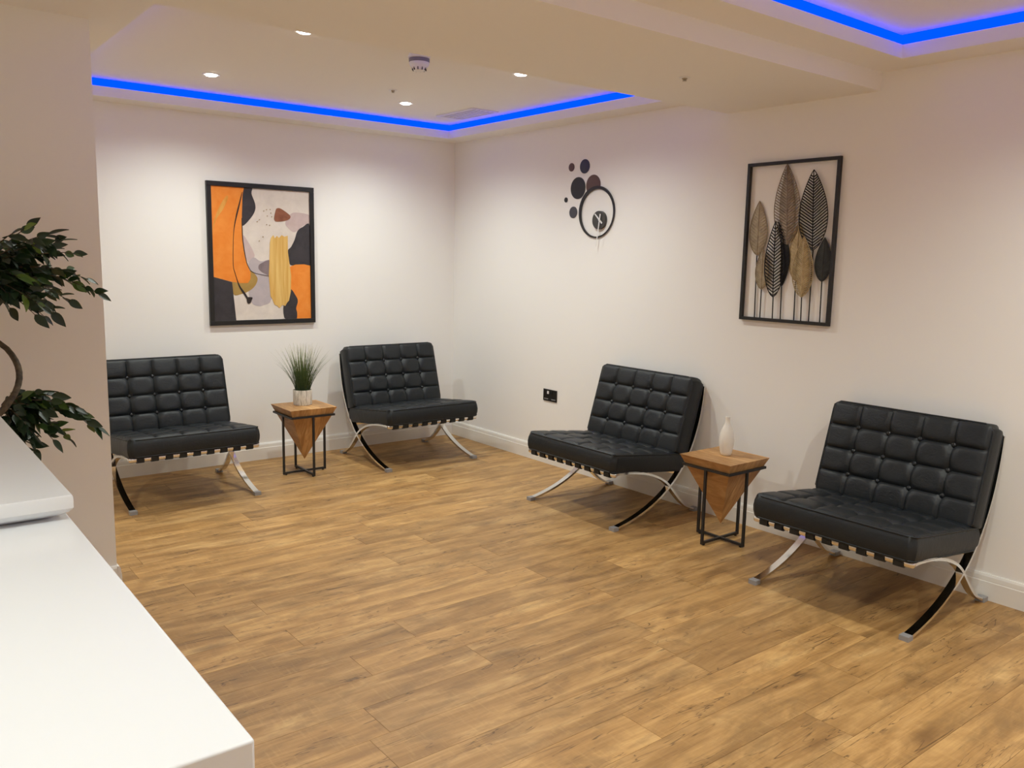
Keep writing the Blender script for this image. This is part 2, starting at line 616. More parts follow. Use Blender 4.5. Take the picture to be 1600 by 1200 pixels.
def tufted(W, D, T, nc, nr, bulge, res=13):
    """boxed cushion, top rim at z=0, buttons in a grid; returns MB, rim loop, button spots"""
    nx, ny = nc * res, nr * res
    rc = 0.015
    rg = random.Random(5)
    cell = [[0.85 + 0.3 * rg.random() for _ in range(nr)] for _ in range(nc)]

    def place(s, t):
        x, yv = s * W / 2, t * D / 2
        ex = max(0.0, (abs(t) * D / 2 - (D / 2 - rc)) / rc)
        ey = max(0.0, (abs(s) * W / 2 - (W / 2 - rc)) / rc)
        x -= math.copysign(rc * (1 - math.sqrt(max(0, 1 - ex * ex))) * abs(s) ** 10, s)
        yv -= math.copysign(rc * (1 - math.sqrt(max(0, 1 - ey * ey))) * abs(t) ** 10, t)
        return x, yv

    def height(s, t):
        cu, cv = (s + 1) / 2 * nc, (t + 1) / 2 * nr
        ci, cj = min(nc - 1, int(cu)), min(nr - 1, int(cv))
        a, b = 2 * (cu - ci) - 1, 2 * (cv - cj) - 1
        h = bulge * cell[ci][cj] * (max(0, 1 - abs(a) ** 6) * max(0, 1 - abs(b) ** 6)) ** 0.6
        gi, gj = round(cu), round(cv)
        if 0 < gi < nc and 0 < gj < nr:
            d2 = ((cu - gi) * W / nc) ** 2 + ((cv - gj) * D / nr) ** 2
            h -= 0.015 * math.exp(-d2 / (0.027 ** 2))
        # overall crown
        h += 0.007 * (1 - abs(s) ** 6) * (1 - abs(t) ** 6)
        return h

    vs, fs = [], []
    for j in range(ny + 1):
        for i in range(nx + 1):
            s, t = 2 * i / nx - 1, 2 * j / ny - 1
            x, yv = place(s, t)
            vs.append((x, yv, height(s, t)))
    idx = lambda i, j: j * (nx + 1) + i
    for j in range(ny):
        for i in range(nx):
            fs.append((idx(i, j), idx(i + 1, j), idx(i + 1, j + 1), idx(i, j + 1)))
    rim = [idx(i, 0) for i in range(nx)] + [idx(nx, j) for j in range(ny)] + [idx(i, ny) for i in range(nx, 0, -1)] + [idx(0, j) for j in range(ny, 0, -1)]
    prev = rim
    nrim = len(rim)
    for dz, out in ((-0.25, 0.006), (-0.5, 0.008), (-0.75, 0.006), (-1.0, 0.0), (-1.0, -0.03)):
        cur = []
        for q in rim:
            x, yv, _ = vs[q]
            kx = 1 + out / (W / 2)
            ky = 1 + out / (D / 2)
            cur.append(len(vs))
            vs.append((x * kx, yv * ky, dz * T))
        for k in range(nrim):
            l = (k + 1) % nrim
            fs.append((prev[l], prev[k], cur[k], cur[l]))
        prev = cur
    fs.append(tuple(reversed(prev)))
    loop = [vs[q] for q in rim][::3]
    spots = []
    for gi in range(1, nc):
        for gj in range(1, nr):
            s, t = 2 * gi / nc - 1, 2 * gj / nr - 1
            x, yv = place(s, t)
            spots.append((x, yv, height(s, t)))
    return MB().add(vs, fs), loop, spots


def cushion(name, parent, W, D, T, bulge):
    mb, loop, spots = tufted(W, D, T, 5, 4, bulge)
    c = mb.build(name, M_LEATHER, parent, True, 60)
    pm = MB()
    pm.tube([(x, yv, 0.0) for x, yv, z in loop], 0.0042, 6, True)
    pm.tube([(x, yv, -T) for x, yv, z in loop], 0.0042, 6, True)
    pm.build('piping', M_LEATHER, c, True)
    bm_ = MB().lathe([(0.0015, 0.0125), (0.006, 0.0117), (0.0105, 0.0085), (0.0125, 0.004), (0.0105, -0.002)], 14).mesh('button', M_BUTTON, True)
    for s in spots:
        link('button', bm_, c, s)
    return c


def make_chair(label):
    t = thing('lounge_chair', (0, 0, 0), label, 'chair', group='black tufted lounge chairs along the walls')
    A = bez([(-0.012, 0.758), (0.018, 0.305), (0.285, 0.075), (0.700, 0.010)], 26)
    B = bez([(0.700, 0.322), (0.545, 0.325), (0.350, 0.285), (0.255, 0.190)], 14) + bez([(0.255, 0.190), (0.180, 0.112), (0.115, 0.028), (0.0, 0.010)], 14)[1:]
    for s in (-1, 1):
        v0, v1 = sorted((s * HW, s * (HW - 0.034)))
        a = strip_sweep(A, v0, v1, 0.013).build('long_curved_leg', M_CHROME, t, True, 35)
        MB().box(v0 - 0.003, v1 + 0.003, -0.710, -0.672, 0.0, 0.021).build('glide', M_GREY, a)
        b = strip_sweep(B, v0 + 0.0004, v1 - 0.0004, 0.013).build('short_curved_leg', M_CHROME, t, True, 35)
        MB().box(v0 - 0.003, v1 + 0.003, -0.030, 0.008, 0.0, 0.021).build('glide', M_GREY, b)
    # cross bars
    w = HW - 0.002
    bevel(MB().box(-w, w, -0.714, -0.692, 0.304, 0.331).build('front_rail', M_CHROME, t), 0.0105, 5)
    MB().box(-w + 0.03, w - 0.03, -0.175, -0.155, 0.244, 0.258).build('rear_rail', M_CHROME, t)
    MB().box(-w + 0.03, w - 0.03, -0.008, 0.006, 0.735, 0.753).build('top_rail', M_CHROME, t)
    MB().box(-w + 0.03, w - 0.03, -0.122, -0.106, 0.335, 0.350).build('lower_back_rail', M_CHROME, t)
    # straps
    pitch = 2 * HW / 9.6
    sm = strip_sweep([(0.162, 0.262), (0.40, 0.292), (0.690, 0.3345), (0.715, 0.3345), (0.7185, 0.322), (0.7180, 0.304), (0.706, 0.2995), (0.690, 0.301)], -0.020, 0.020, 0.005).mesh('seat_strap', M_LEATHER)
    bm2 = strip_sweep([(0.118, 0.345), (0.055, 0.53), (0.006, 0.752)], -0.020, 0.020, 0.004).mesh('back_strap', M_LEATHER)
    for k in range(9):
        v = (k - 4) * pitch
        link('seat_strap', sm, t, (v, 0, 0))
        if abs(v) < HW - 0.06:
            link('back_strap', bm2, t, (v, 0, 0))
    # seat cushion
    SD, ST = 0.595, 0.098
    c = cushion('seat_cushion', t, 2 * HW - 0.008, SD, ST, 0.0125)
    ang = math.atan2(0.066, 0.59)
    a0 = (0.725 + 0.140) / 2
    zb = 0.335 - (0.725 - a0) * math.tan(ang)
    c.location = (0, -(a0 - ST * math.sin(ang)), zb + ST * math.cos(ang))
    c.rotation_euler = (-ang, 0, 0)
    # back cushion
    BL, BT = 0.462, 0.100
    c = cushion('back_cushion', t, 2 * HW - 0.008, BL, BT, 0.0125)
    lean = math.radians(16.5)
    up = Vector((0, math.sin(lean), math.cos(lean)))
    fw = Vector((0, -math.cos(lean), math.sin(lean)))
    rb = Vector((0, -0.120, 0.345))
    c.location = rb + up * (BL / 2) + fw * (BT + 0.006)
    # local z = fw, local y = up, local x = x
    X = up.cross(fw)
    c.rotation_euler = Matrix((X, up, fw)).transposed().to_euler()
    return t


chairs = [
    ('black tufted leather lounge chair half hidden behind the partition wall', (-2.42, -0.185, 0), 0),
    ('black tufted leather lounge chair in the room corner, right of the potted grass', (-0.735, -0.14, 0), 0),
    ('black tufted leather lounge chair below the wall clock, left of the white vase', (-0.022, -2.292, 0), -math.pi / 2),
    ('nearest black tufted leather lounge chair, at the right edge beyond the white vase', (-0.030, -3.956, 0), -math.pi / 2),
]
proto = make_chair(chairs[0][0])
for k, (lab, loc, rz) in enumerate(chairs):
    t = proto if k == 0 else copy_tree(proto)
    t.location = loc
    t.rotation_euler = (0, 0, rz)
    t['label'] = lab


# ------------------------------------------------------------------ pyramid side tables
def make_table():
    t = thing('side_table', (0, 0, 0), '', 'side table', group='inverted pyramid side tables')
    h, zt, za = 0.166, 0.468, 0.094
    MB().add([(-h, -h, zt), (h, -h, zt), (h, h, zt), (-h, h, zt), (0, 0, za)], [(0, 1, 2, 3), (1, 0, 4), (2, 1, 4), (3, 2, 4), (0, 3, 4)]).build('pyramid_top', M_OAK, t)
    c, b = 0.1495, 0.0065
    zr = za + (zt - za) * 0.1425 / h
    fr = MB()
    fr.box(-c - b, c + b, -c - b, -c + b, zr - b, zr + b)
    fr.box(-c - b, c + b, c - b, c + b, zr - b, zr + b)
    fr.box(-c - b, -c + b, -c + b, c - b, zr - b, zr + b)
    fr.box(c - b, c + b, -c + b, c - b, zr - b, zr + b)
    fr.build('support_frame', M_BMETAL, t)
    for x, yv in ((c, 0), (-c, 0), (0, c), (0, -c)):
        MB().box(x - b, x + b, yv - b, yv + b, 0.006, zr - b).build('leg', M_BMETAL, t)
    MB().box(-c + b, c - b, -b, b, 0.008, 0.021).box(-b, b, -c + b, -b, 0.008, 0.021).box(-b, b, b, c - b, 0.008, 0.021).build('base_cross', M_BMETAL, t)
    fm = MB().lathe([(0.007, 0.0), (0.008, 0.002), (0.008, 0.008)], 12).mesh('foot_pad', M_BLACK)
    for x, yv in ((c - 0.014, 0), (-c + 0.014, 0), (0, c - 0.014), (0, -c + 0.014)):
        link('foot_pad', fm, t, (x, yv, 0))
    return t


t1 = make_table()
t1.location = (-1.581, -0.526, 0)
t1['label'] = 'inverted wooden pyramid side table on black frame, holding the potted grass'
t2 = copy_tree(t1)
t2.location = (-0.351, -3.10, 0)
t2['label'] = 'inverted wooden pyramid side table on black frame, holding the white vase'

# ------------------------------------------------------------------ vase
vz = MB().lathe([(0.021, 0.0), (0.026, 0.002), (0.031, 0.016), (0.0375, 0.05), (0.040, 0.083), (0.0365, 0.115), (0.027, 0.145), (0.0185, 0.164),
                 (0.0135, 0.178), (0.0122, 0.192), (0.0128, 0.208), (0.0105, 0.208), (0.0095, 0.196), (0.0095, 0.17)], 36)


def ceramic():
    m = new_mat('matt_white_ceramic', (0.80, 0.77, 0.71), 0.5)
    n = N(m)
    co = n.node('ShaderNodeTexCoord').outputs['Object']
    w = n.node('ShaderNodeTexWave', wave_type='BANDS', bands_direction='Z')
    w.inputs['Scale'].default_value = 60
    w.inputs['Distortion'].default_value = 1.0
    n.l(co, w.inputs['Vector'])
    n.bump(w.outputs[0], 0.12, 0.001)
    return m


tag(vz.build('vase', ceramic(), None, True, 60, (-0.331, -3.093, 0.4682)), 'white bottle shaped ceramic vase on the wooden pyramid table', 'vase')

# ------------------------------------------------------------------ potted grass
pg = thing('potted_grass', (-1.572, -0.49, 0.4682), 'tuft of green artificial grass in a pale ridged pot', 'potted plant')


def pot_mat():
    m = new_mat('pale_ridged_stoneware', (0.62, 0.59, 0.53), 0.7)
    n = N(m)
    co = n.node('ShaderNodeTexCoord').outputs['Object']
    a = n.noise(n.mapping(co, (60, 60, 9)), 1.5, 4, 0.6, 0.8)
    n.l(n.ramp(a, [(0.35, lin((168, 160, 146))), (0.6, lin((222, 216, 204)))]), n.b.inputs['Base Color'])
    n.bump(a, 0.6, 0.003)
    return m


MB().lathe([(0.056, 0.0), (0.061, 0.002), (0.0635, 0.02), (0.0635, 0.1), (0.062, 0.104), (0.057, 0.104), (0.056, 0.090)], 40).build('pot', pot_mat(), pg, True, 50)
MB().lathe([(0.0565, 0.084), (0.055, 0.091), (0.02, 0.094)], 30).build('soil', new_mat('dark_moss', (0.02, 0.028, 0.014), 0.95), pg)
gr = MB()
rg = random.Random(11)
for k in range(420):
    a = rg.uniform(0, 2 * math.pi)
    rr = 0.046 * math.sqrt(rg.random())
    x0, y0 = rr * math.cos(a), rr * math.sin(a)
    L = rg.uniform(0.2, 0.345) if k % 3 else rg.uniform(0.15, 0.25)
    tilt = (rr / 0.046) ** 1.2 * rg.uniform(0.08, 0.55) + rg.uniform(0, 0.06)
    da = a + rg.uniform(-0.5, 0.5)
    w = rg.uniform(0.0011, 0.0021)
    side = Vector((-math.sin(da + rg.uniform(-.8, .8)), math.cos(da), 0)).normalized()
    seg = 5
    pts = []
    for i in range(seg + 1):
        q = i / seg
        ang = tilt * (0.6 + 0.7 * q)
        d = L * q
        pts.append(Vector((x0 + math.cos(da) * math.sin(ang) * d, y0 + math.sin(da) * math.sin(ang) * d, 0.088 + math.cos(ang) * d)))
    vs, fs = [], []
    for i, p_ in enumerate(pts):
        ww = w * (1 - 0.8 * (i / seg) ** 1.5)
        nn = Vector((math.cos(da), math.sin(da), 0)) * ww * 0.5
        vs += [p_ + side * ww, p_ + nn, p_ - side * ww]
    for i in range(seg):
        b = 3 * i
        for k2 in range(3):
            l = (k2 + 1) % 3
            fs.append((b + k2, b + l, b + 3 + l, b + 3 + k2))
    gr.add(vs, fs)


def grass_mat():
    m = new_mat('grass_blade', (0.08, 0.14, 0.04), 0.6)
    n = N(m)
    co = n.node('ShaderNodeTexCoord').outputs['Object']
    sep = n.node('ShaderNodeSeparateXYZ')
    n.l(co, sep.inputs[0])
    zz = n.math('DIVIDE', n.math('SUBTRACT', sep.outputs[2], 0.088), 0.33)
    v = n.math('ADD', zz, n.math('MULTIPLY', n.math('SUBTRACT', n.noise(co, 60, 2), 0.5), 0.5))
    n.l(n.ramp(v, [(0.0, lin((38, 60, 30))), (0.45, lin((74, 98, 52))), (0.75, lin((128, 138, 92))), (1.0, lin((178, 178, 138)))]), n.b.inputs['Base Color'])
    return m


g = gr.build('grass_blades', grass_mat(), pg)
g['kind'] = 'stuff'

# ------------------------------------------------------------------ framed abstract picture
pic = thing('framed_picture', (-1.638, 0, 1.4765), 'black framed abstract print in orange, black, lilac and gold', 'picture')
PWH, PHH, FB = 0.3875, 0.4885, 0.032
# local: x right, y out of wall is negative, z up
fm = MB()
fm.box(-PWH, PWH, -0.026, -0.001, PHH - FB, PHH)
fm.box(-PWH, PWH, -0.026, -0.001, -PHH, -PHH + FB)
fm.box(-PWH, -PWH + FB, -0.026, -0.001, -PHH + FB, PHH - FB)
fm.box(PWH - FB, PWH, -0.026, -0.001, -PHH + FB, PHH - FB)
bevel(fm.build('frame', M_BLACK, pic), 0.002)
HX, HZ = PWH - FB, PHH - FB


def print_mat(name, c, var=0.0, c2=None, streak=None):
    m = new_mat(name, lin(c), 0.42, 0, 0.4)
    n = N(m)
    co = n.node('ShaderNodeTexCoord').outputs['Object']
    a = n.noise(n.mapping(co, streak or (6, 6, 6)), 2.0, 5, 0.6, 0.4)
    c2 = c2 or tuple(min(255, int(v * (1 + var))) for v in c)
    n.l(n.ramp(a, [(0.35, lin(c)), (0.68, lin(c2))]), n.b.inputs['Base Color'])
    return m


P_BG = print_mat('print_paper', (214, 203, 194), 0, (226, 216, 206))
MB().box(-HX, HX, -0.014, -0.004, -HZ, HZ).build('print_sheet', P_BG, pic)


def smooth_poly(pts, closed=True, n=4):
    out = []
    m = len(pts)
    rngi = range(m) if closed else range(m - 1)
    for i in rngi:
        if closed:
            p0, p1, p2, p3 = pts[(i - 1) % m], pts[i], pts[(i + 1) % m], pts[(i + 2) % m]
        else:
            p0, p1, p2, p3 = pts[max(0, i - 1)], pts[i], pts[i + 1], pts[min(m - 1, i + 2)]
        for k in range(n):
            t = k / n
            out.append(tuple(0.5 * (2 * p1[j] + (p2[j] - p0[j]) * t + (2 * p0[j] - 5 * p1[j] + 4 * p2[j] - p3[j]) * t * t + (3 * p1[j] - p0[j] - 3 * p2[j] + p3[j]) * t ** 3) for j in range(2)))
    if not closed:
        out.append(pts[-1])
    return out


LAY = [0]


def patch(name, mat, pts, smooth=True):
    LAY[0] += 1
    q = smooth_poly(pts) if smooth else pts
    q = [(max(-HX, min(HX, a)), max(-HZ, min(HZ, b))) for a, b in q]
    d = 0.0141 + LAY[0] * 0.00022
    return MB().prism(q, lambda a, b, dd: (a, -dd, b), 0.0139, d).build(name, mat, pic)


def stroke(name, mat, pts, widths):
    LAY[0] += 1
    q = smooth_poly(pts, False, 5)
    m = len(q)
    L_, R_ = [], []
    for i, (a, b) in enumerate(q):
        p0, p1 = q[max(0, i - 1)], q[min(m - 1, i + 1)]
        tx, tz = p1[0] - p0[0], p1[1] - p0[1]
        l = math.hypot(tx, tz) or 1
        s = i / (m - 1) * (len(widths) - 1)
        k = min(len(widths) - 2, int(s))
        w = widths[k] + (widths[k + 1] - widths[k]) * (s - k)
        L_.append((a - tz / l * w, b + tx / l * w))
        R_.append((a + tz / l * w, b - tx / l * w))
    vs, fs = [], []
    d = 0.0141 + LAY[0] * 0.00022
    for (a, b), (c, e) in zip(L_, R_):
        vs += [(a, -d, b), (c, -d, e), (a, -0.0139, b), (c, -0.0139, e)]
    for i in range(m - 1):
        b0 = 4 * i
        fs += [(b0, b0 + 1, b0 + 5, b0 + 4), (b0 + 2, b0 + 6, b0 + 7, b0 + 3), (b0, b0 + 4, b0 + 6, b0 + 2), (b0 + 1, b0 + 3, b0 + 7, b0 + 5)]
    return MB().add(vs, fs).build(name, mat, pic)


P_ORANGE = print_mat('print_orange', (232, 132, 44), 0, (240, 148, 62))
P_DARK = print_mat('print_charcoal', (50, 48, 52), 0, (64, 60, 64))
P_LILAC = print_mat('print_lilac', (178, 168, 172), 0, (190, 178, 180))
P_PINK = print_mat('print_pink', (204, 184, 180), 0, (194, 172, 170))
P_OLIVE = print_mat('print_olive', (172, 140, 78), 0, (158, 126, 66))
P_MAUVE = print_mat('print_mauve', (140, 124, 126), 0, (122, 108, 112))
P_BROWN = print_mat('print_brown', (128, 76, 54), 0, (156, 100, 74))
P_AMBER = print_mat('print_amber', (214, 140, 52), 0, (228, 168, 84), (10, 6, 3))
P_GOLD = print_mat('print_gold_brush', (206, 158, 78), 0, (228, 192, 118), (26, 6, 1.2))
patch('pink_patch', P_PINK, [(0.17, 0.232), (0.214, 0.295), (0.269, 0.306), (0.36, 0.291), (0.36, 0.245), (0.301, 0.212), (0.239, 0.166), (0.191, 0.193)])
patch('pink_patch', P_PINK, [(-0.142, 0.131), (-0.103, 0.083), (-0.063, 0.004), (-0.074, -0.026), (-0.106, -0.056), (-0.13, 0.003)])
patch('lilac_patch', P_LILAC, [(-0.069, -0.018), (-0.018, -0.045), (0.05, -0.034), (0.055, -0.085), (0.055, -0.31), (-0.004, -0.355), (-0.052, -0.359), (-0.093, -0.333), (-0.112, -0.257), (-0.10, -0.2), (-0.10, -0.15), (-0.10, -0.1), (-0.106, -0.056)])
patch('olive_patch', P_OLIVE, [(-0.224, -0.18), (-0.167, -0.17), (-0.11, -0.13), (-0.095, -0.11), (-0.062, -0.136), (-0.044, -0.171), (-0.064, -0.217), (-0.106, -0.252), (-0.164, -0.274), (-0.218, -0.276)])
patch('mauve_patch', P_MAUVE, [(0.05, -0.039), (-0.018, -0.06), (-0.036, -0.081), (-0.03, -0.106), (0.007, -0.131), (0.05, -0.141)])
patch('charcoal_patch', P_DARK, [(-0.136, 0.46), (-0.069, 0.46), (-0.073, 0.419), (-0.049, 0.352), (-0.052, 0.302), (-0.088, 0.246), (-0.146, 0.196), (-0.155, 0.278), (-0.15, 0.405)])
patch('orange_patch', P_ORANGE, [(-0.36, 0.459), (-0.126, 0.459), (-0.137, 0.405), (-0.145, 0.278), (-0.147, 0.131), (-0.138, 0.023), (-0.117, -0.066), (-0.093, -0.126), (-0.096, -0.171), (-0.115, -0.197), (-0.167, -0.198), (-0.227, -0.189), (-0.36, -0.155)], False)
patch('charcoal_patch', P_DARK, [(-0.36, -0.155), (-0.227, -0.191), (-0.205, -0.46), (-0.36, -0.46)], False)
patch('charcoal_patch', P_DARK, [(0.36, 0.214), (0.301, 0.205), (0.261, 0.175), (0.238, 0.113), (0.21, 0.061), (0.185, 0.034), (0.19, -0.032), (0.207, -0.07), (0.285, -0.07), (0.36, -0.075)])
patch('orange_patch', P_ORANGE, [(0.19, -0.083), (0.24, -0.065), (0.307, -0.062), (0.356, -0.072), (0.356, -0.46), (0.235, -0.46), (0.245, -0.323), (0.235, -0.291), (0.19, -0.249)], False)
patch('charcoal_patch', P_DARK, [(0.195, -0.245), (0.236, -0.286), (0.254, -0.328), (0.24, -0.38), (0.247, -0.417), (0.235, -0.465), (0.157, -0.465), (0.144, -0.357)])
patch('gold_brush_mark', P_GOLD, [(0.052, 0.085), (0.06, 0.12), (0.077, 0.14), (0.09, 0.118), (0.104, 0.136), (0.12, 0.122), (0.14, 0.142), (0.16, 0.132), (0.185, 0.14), (0.185, 0.019), (0.206, -0.145), (0.201, -0.26), (0.185, -0.325), (0.17, -0.34), (0.157, -0.363), (0.135, -0.355), (0.113, -0.378), (0.095, -0.36), (0.076, -0.351), (0.06, -0.31), (0.048, -0.294), (0.038, -0.146), (0.046, -0.024)], False)
patch('gold_brush_mark', P_AMBER, [(-0.355, 0.15), (-0.335, 0.235), (-0.301, 0.318), (-0.25, 0.394), (-0.24, 0.375), (-0.277, 0.30), (-0.32, 0.24), (-0.34, 0.19)])
patch('brown_patch', P_BROWN, [(0.110, 0.329), (0.139, 0.327), (0.193, 0.294), (0.209, 0.275), (0.197, 0.256), (0.159, 0.242), (0.1, 0.237), (0.088, 0.259), (0.099, 0.31)])
P_INK = print_mat('print_ink', (40, 34, 34), 0, (52, 44, 42))
stroke('ink_line', P_INK, [(-0.139, 0.425), (-0.161, 0.346), (-0.195, 0.217), (-0.21, 0.109), (-0.216, -0.068), (-0.205, -0.127), (-0.177, -0.216), (-0.138, -0.277), (-0.113, -0.322)], [0.0015, 0.005, 0.0015, 0.002, 0.002, 0.007, 0.007])
stroke('ink_line', P_INK, [(-0.146, 0.25), (-0.146, 0.19), (-0.143, 0.092), (-0.126, -0.027), (-0.107, -0.086), (-0.072, -0.124), (0.038, -0.148)], [0.0022, 0.003, 0.0018, 0.001])
patch('ink_blot', P_INK, [(-0.122, -0.338), (-0.102, -0.338), (-0.092, -0.318), (-0.085, -0.300), (-0.10, -0.296), (-0.125, -0.30)])
for a, b in [(0.012, 0.305), (0.033, 0.316), (0.059, 0.318), (0.064, 0.293), (0.037, 0.272), (0.069, 0.268), (0.031, 0.212), (-0.037, 0.229), (-0.021, 0.244), (0.002, 0.126), (-0.025, 0.097), (0.052, 0.208)]:
    s = 0.0032
    patch('ink_speck', P_OLIVE, [(a + s * math.cos(k), b + s * math.sin(k)) for k in (0, 1.05, 2.1, 3.14, 4.2, 5.25)], False)

# ------------------------------------------------------------------ wall clock (on the right wall; local a = -y world, b = up)
CY, CZ = -1.690, 1.803
clk = thing('wall_clock', (0, CY, CZ), 'black ring wall clock with white hands and a trail of dots', 'clock')


def wdisc(name, yw, zw, rad, mat, d0, d1, parent=clk, cut=False):
    n = 40
    poly = [(yw - CY + rad * math.cos(2 * math.pi * k / n), zw - CZ + rad * math.sin(2 * math.pi * k / n)) for k in range(n)]
    if cut:      # the disc stops at the clock ring
        poly = [(a, b) if math.hypot(a, b) >= 0.163 else (a * 0.163 / math.hypot(a, b), b * 0.163 / math.hypot(a, b)) for a, b in poly]
    return MB().prism(poly, lambda a, b, d: (-d, a, b), d0, d1).build(name, mat, parent)


C_BROWN = new_mat('brown_acrylic', lin((92, 66, 58)), 0.35)
C_BLUE = new_mat('ink_acrylic', lin((44, 46, 56)), 0.3)
C_GREY = new_mat('slate_acrylic', lin((66, 68, 76)), 0.35)
wdisc('brown_dot', -1.423, 2.112, 0.028, C_BROWN, 0.0005, 0.004)
wdisc('ink_dot', -1.556, 2.109, 0.047, C_BLUE, 0.0005, 0.004)
wdisc('black_dot', -1.495, 1.969, 0.073, M_BLACK, 0.0005, 0.004)
wdisc('brown_dot', -1.644, 1.980, 0.069, C_BROWN, 0.0005, 0.003, cut=True)
wdisc('black_dot', -1.375, 1.895, 0.017, M_BLACK, 0.0005, 0.004)
wdisc('slate_dot', -1.454, 1.808, 0.039, C_GREY, 0.0005, 0.004)
n = 72
vs, fs = [], []
for d in (0.0045, 0.0125):
    for k in range(n):
        an = 2 * math.pi * k / n
        vs.append((-d, 0.170 * math.cos(an), 0.170 * math.sin(an)))
    for k in range(n):
        an = 2 * math.pi * k / n
        vs.append((-d, -0.0045 + 0.155 * math.cos(an), -0.0055 + 0.155 * math.sin(an)))
for k in range(n):
    l = (k + 1) % n
    fs += [(k, l, n + l, n + k), (2 * n + k, 3 * n + k, 3 * n + l, 2 * n + l), (k, 2 * n + k, 2 * n + l, l), (n + k, n + l, 3 * n + l, 3 * n + k)]
MB().add(vs, fs).build('ring', M_BLACK, clk)
wdisc('movement_housing', -1.726, 1.749, 0.060, new_mat('graphite_clock', lin((62, 62, 60)), 0.4), 0.0005, 0.022)
wdisc('spindle', -1.738, 1.750, 0.006, M_WHITE, 0.022, 0.031)


def hand(name, y0_, z0_, y1_, z1_, w0, w1, d):
    a = Vector((y0_ - CY, z0_ - CZ))
    b = Vector((y1_ - CY, z1_ - CZ))
    t = (b - a).normalized()
    s = Vector((-t.y, t.x))
    poly = [tuple(a + s * w0), tuple(a - s * w0), tuple(b - s * w1), tuple(b + s * w1)]
    return MB().prism(poly, lambda p_, q_, dd: (-dd, p_, q_), d, d + 0.0012).build(name, M_WHITE, clk)


hand('hour_hand', -1.764, 1.727, -1.694, 1.790, 0.006, 0.0045, 0.0255)
hand('minute_hand', -1.748, 1.788, -1.717, 1.575, 0.0052, 0.0028, 0.0285)

# ------------------------------------------------------------------ metal leaf wall art
art = thing('leaf_wall_art', (0, -3.172, 1.60), 'black rectangular frame of tall metal leaves in black and gold', 'wall art')
AY, AZ = -3.172, 1.60


def fa(a, b, d):           # a: along wall to the right (-y), b: up, d: out of wall
    return (-d, -a, b)


fw_, fh_, fb_ = 0.2775, 0.426, 0.0085
for (a0, a1, b0, b1) in ((-fw_, fw_, fh_ - 2 * fb_, fh_), (-fw_, fw_, -fh_, -fh_ + 2 * fb_), (-fw_, -fw_ + 2 * fb_, -fh_ + 2 * fb_, fh_ - 2 * fb_), (fw_ - 2 * fb_, fw_, -fh_ + 2 * fb_, fh_ - 2 * fb_)):
    MB().prism([(a0, b0), (a1, b0), (a1, b1), (a0, b1)], fa, 0.004, 0.024).build('frame_bar', M_BMETAL, art)


def metal(name, c1, c2, rough=0.45, met=0.75):
    m = new_mat(name, lin(c1), rough, met)
    n = N(m)
    co = n.node('ShaderNodeTexCoord').outputs['Object']
    a = n.noise(co, 38, 5, 0.65, 0.5)
    n.l(n.ramp(a, [(0.35, lin(c1)), (0.65, lin(c2))]), n.b.inputs['Base Color'])
    n.bump(a, 0.2, 0.001)
    return m


L_GOLD = metal('antique_gold', (172, 152, 114), (202, 184, 146), 0.5, 0.45)
L_TAN = metal('brushed_bronze', (150, 136, 114), (178, 164, 138), 0.5, 0.45)
L_BRONZE = metal('dark_bronze', (126, 114, 102), (166, 152, 134), 0.5, 0.45)
L_BLACK = metal('black_iron', (26, 27, 30), (40, 41, 44), 0.5, 0.4)
L_SLATE = metal('slate_iron', (48, 50, 50), (66, 68, 66), 0.5, 0.4)


def prof(t, sharp=0.78):
    """leaf half-width along base(0) to tip(1)"""
    return max(0.0, math.sin(math.pi * t ** sharp)) ** 0.82


def leaf(name, tip, base, hw, d, mat, style, ribs=26, bend=0.0):
    """tip/base given as world (y, z) on the wall"""
    T = Vector((-(tip[0] - AY), tip[1] - AZ))
    Bp = Vector((-(base[0] - AY), base[1] - AZ))
    ax = T - Bp
    L = ax.length
    ax.normalize()
    sd = Vector((ax.y, -ax.x))

    def P(t, s, dd=0.0):
        c = Bp + ax * (L * t) + sd * (s + bend * math.sin(math.pi * t))
        return fa(c.x, c.y, d + dd)
    mb = MB()
    rim_r = 0.0024 if style != 'plate' else 0.0016
    K = 30
    for s in (-1, 1):
        mb.tube([P(i / K, s * hw * prof(i / K), 0.002) for i in range(K + 1)], rim_r, 5)
    mb.tube([P(i / 12, 0, 0.004) for i in range(13)], 0.0026, 6)
    for s in (-1, 1):
        for k in range(ribs):
            t0 = 0.02 + 0.93 * k / ribs
            t1 = t0 + 0.62 * hw / L * prof(t0 + 0.3 * hw / L) + 0.01
            if t1 > 0.99:
                continue
            # where the slanted rib meets the rim
            w1 = hw * prof(t1)
            a, b = P(t0, 0, 0.003), P(t1, s * w1, 0.002)
            mb.tube([a, b], 0.0032 if style == 'open' else (0.0024 if style == 'slit' else 0.0012), 4)
    if style != 'open':
        G = 24
        inner = 1.0 if style == 'plate' else 0.62
        vs, fs = [], []
        for side_d in (0.0, -0.0012):
            for i in range(G + 1):
                t = 0.01 + 0.98 * i / G
                for j in range(9):
                    s = (j / 4 - 1)
                    vs.append(P(t, s * inner * hw * prof(t), side_d + 0.0035 * (1 - s * s)))
        off = (G + 1) * 9
        for i in range(G):
            for j in range(8):
                q = i * 9 + j
                fs.append((q, q + 1, q + 10, q + 9))
                fs.append((off + q, off + q + 9, off + q + 10, off + q + 1))
        mb.add(vs, fs)
    return mb.build(name, mat, art, False)


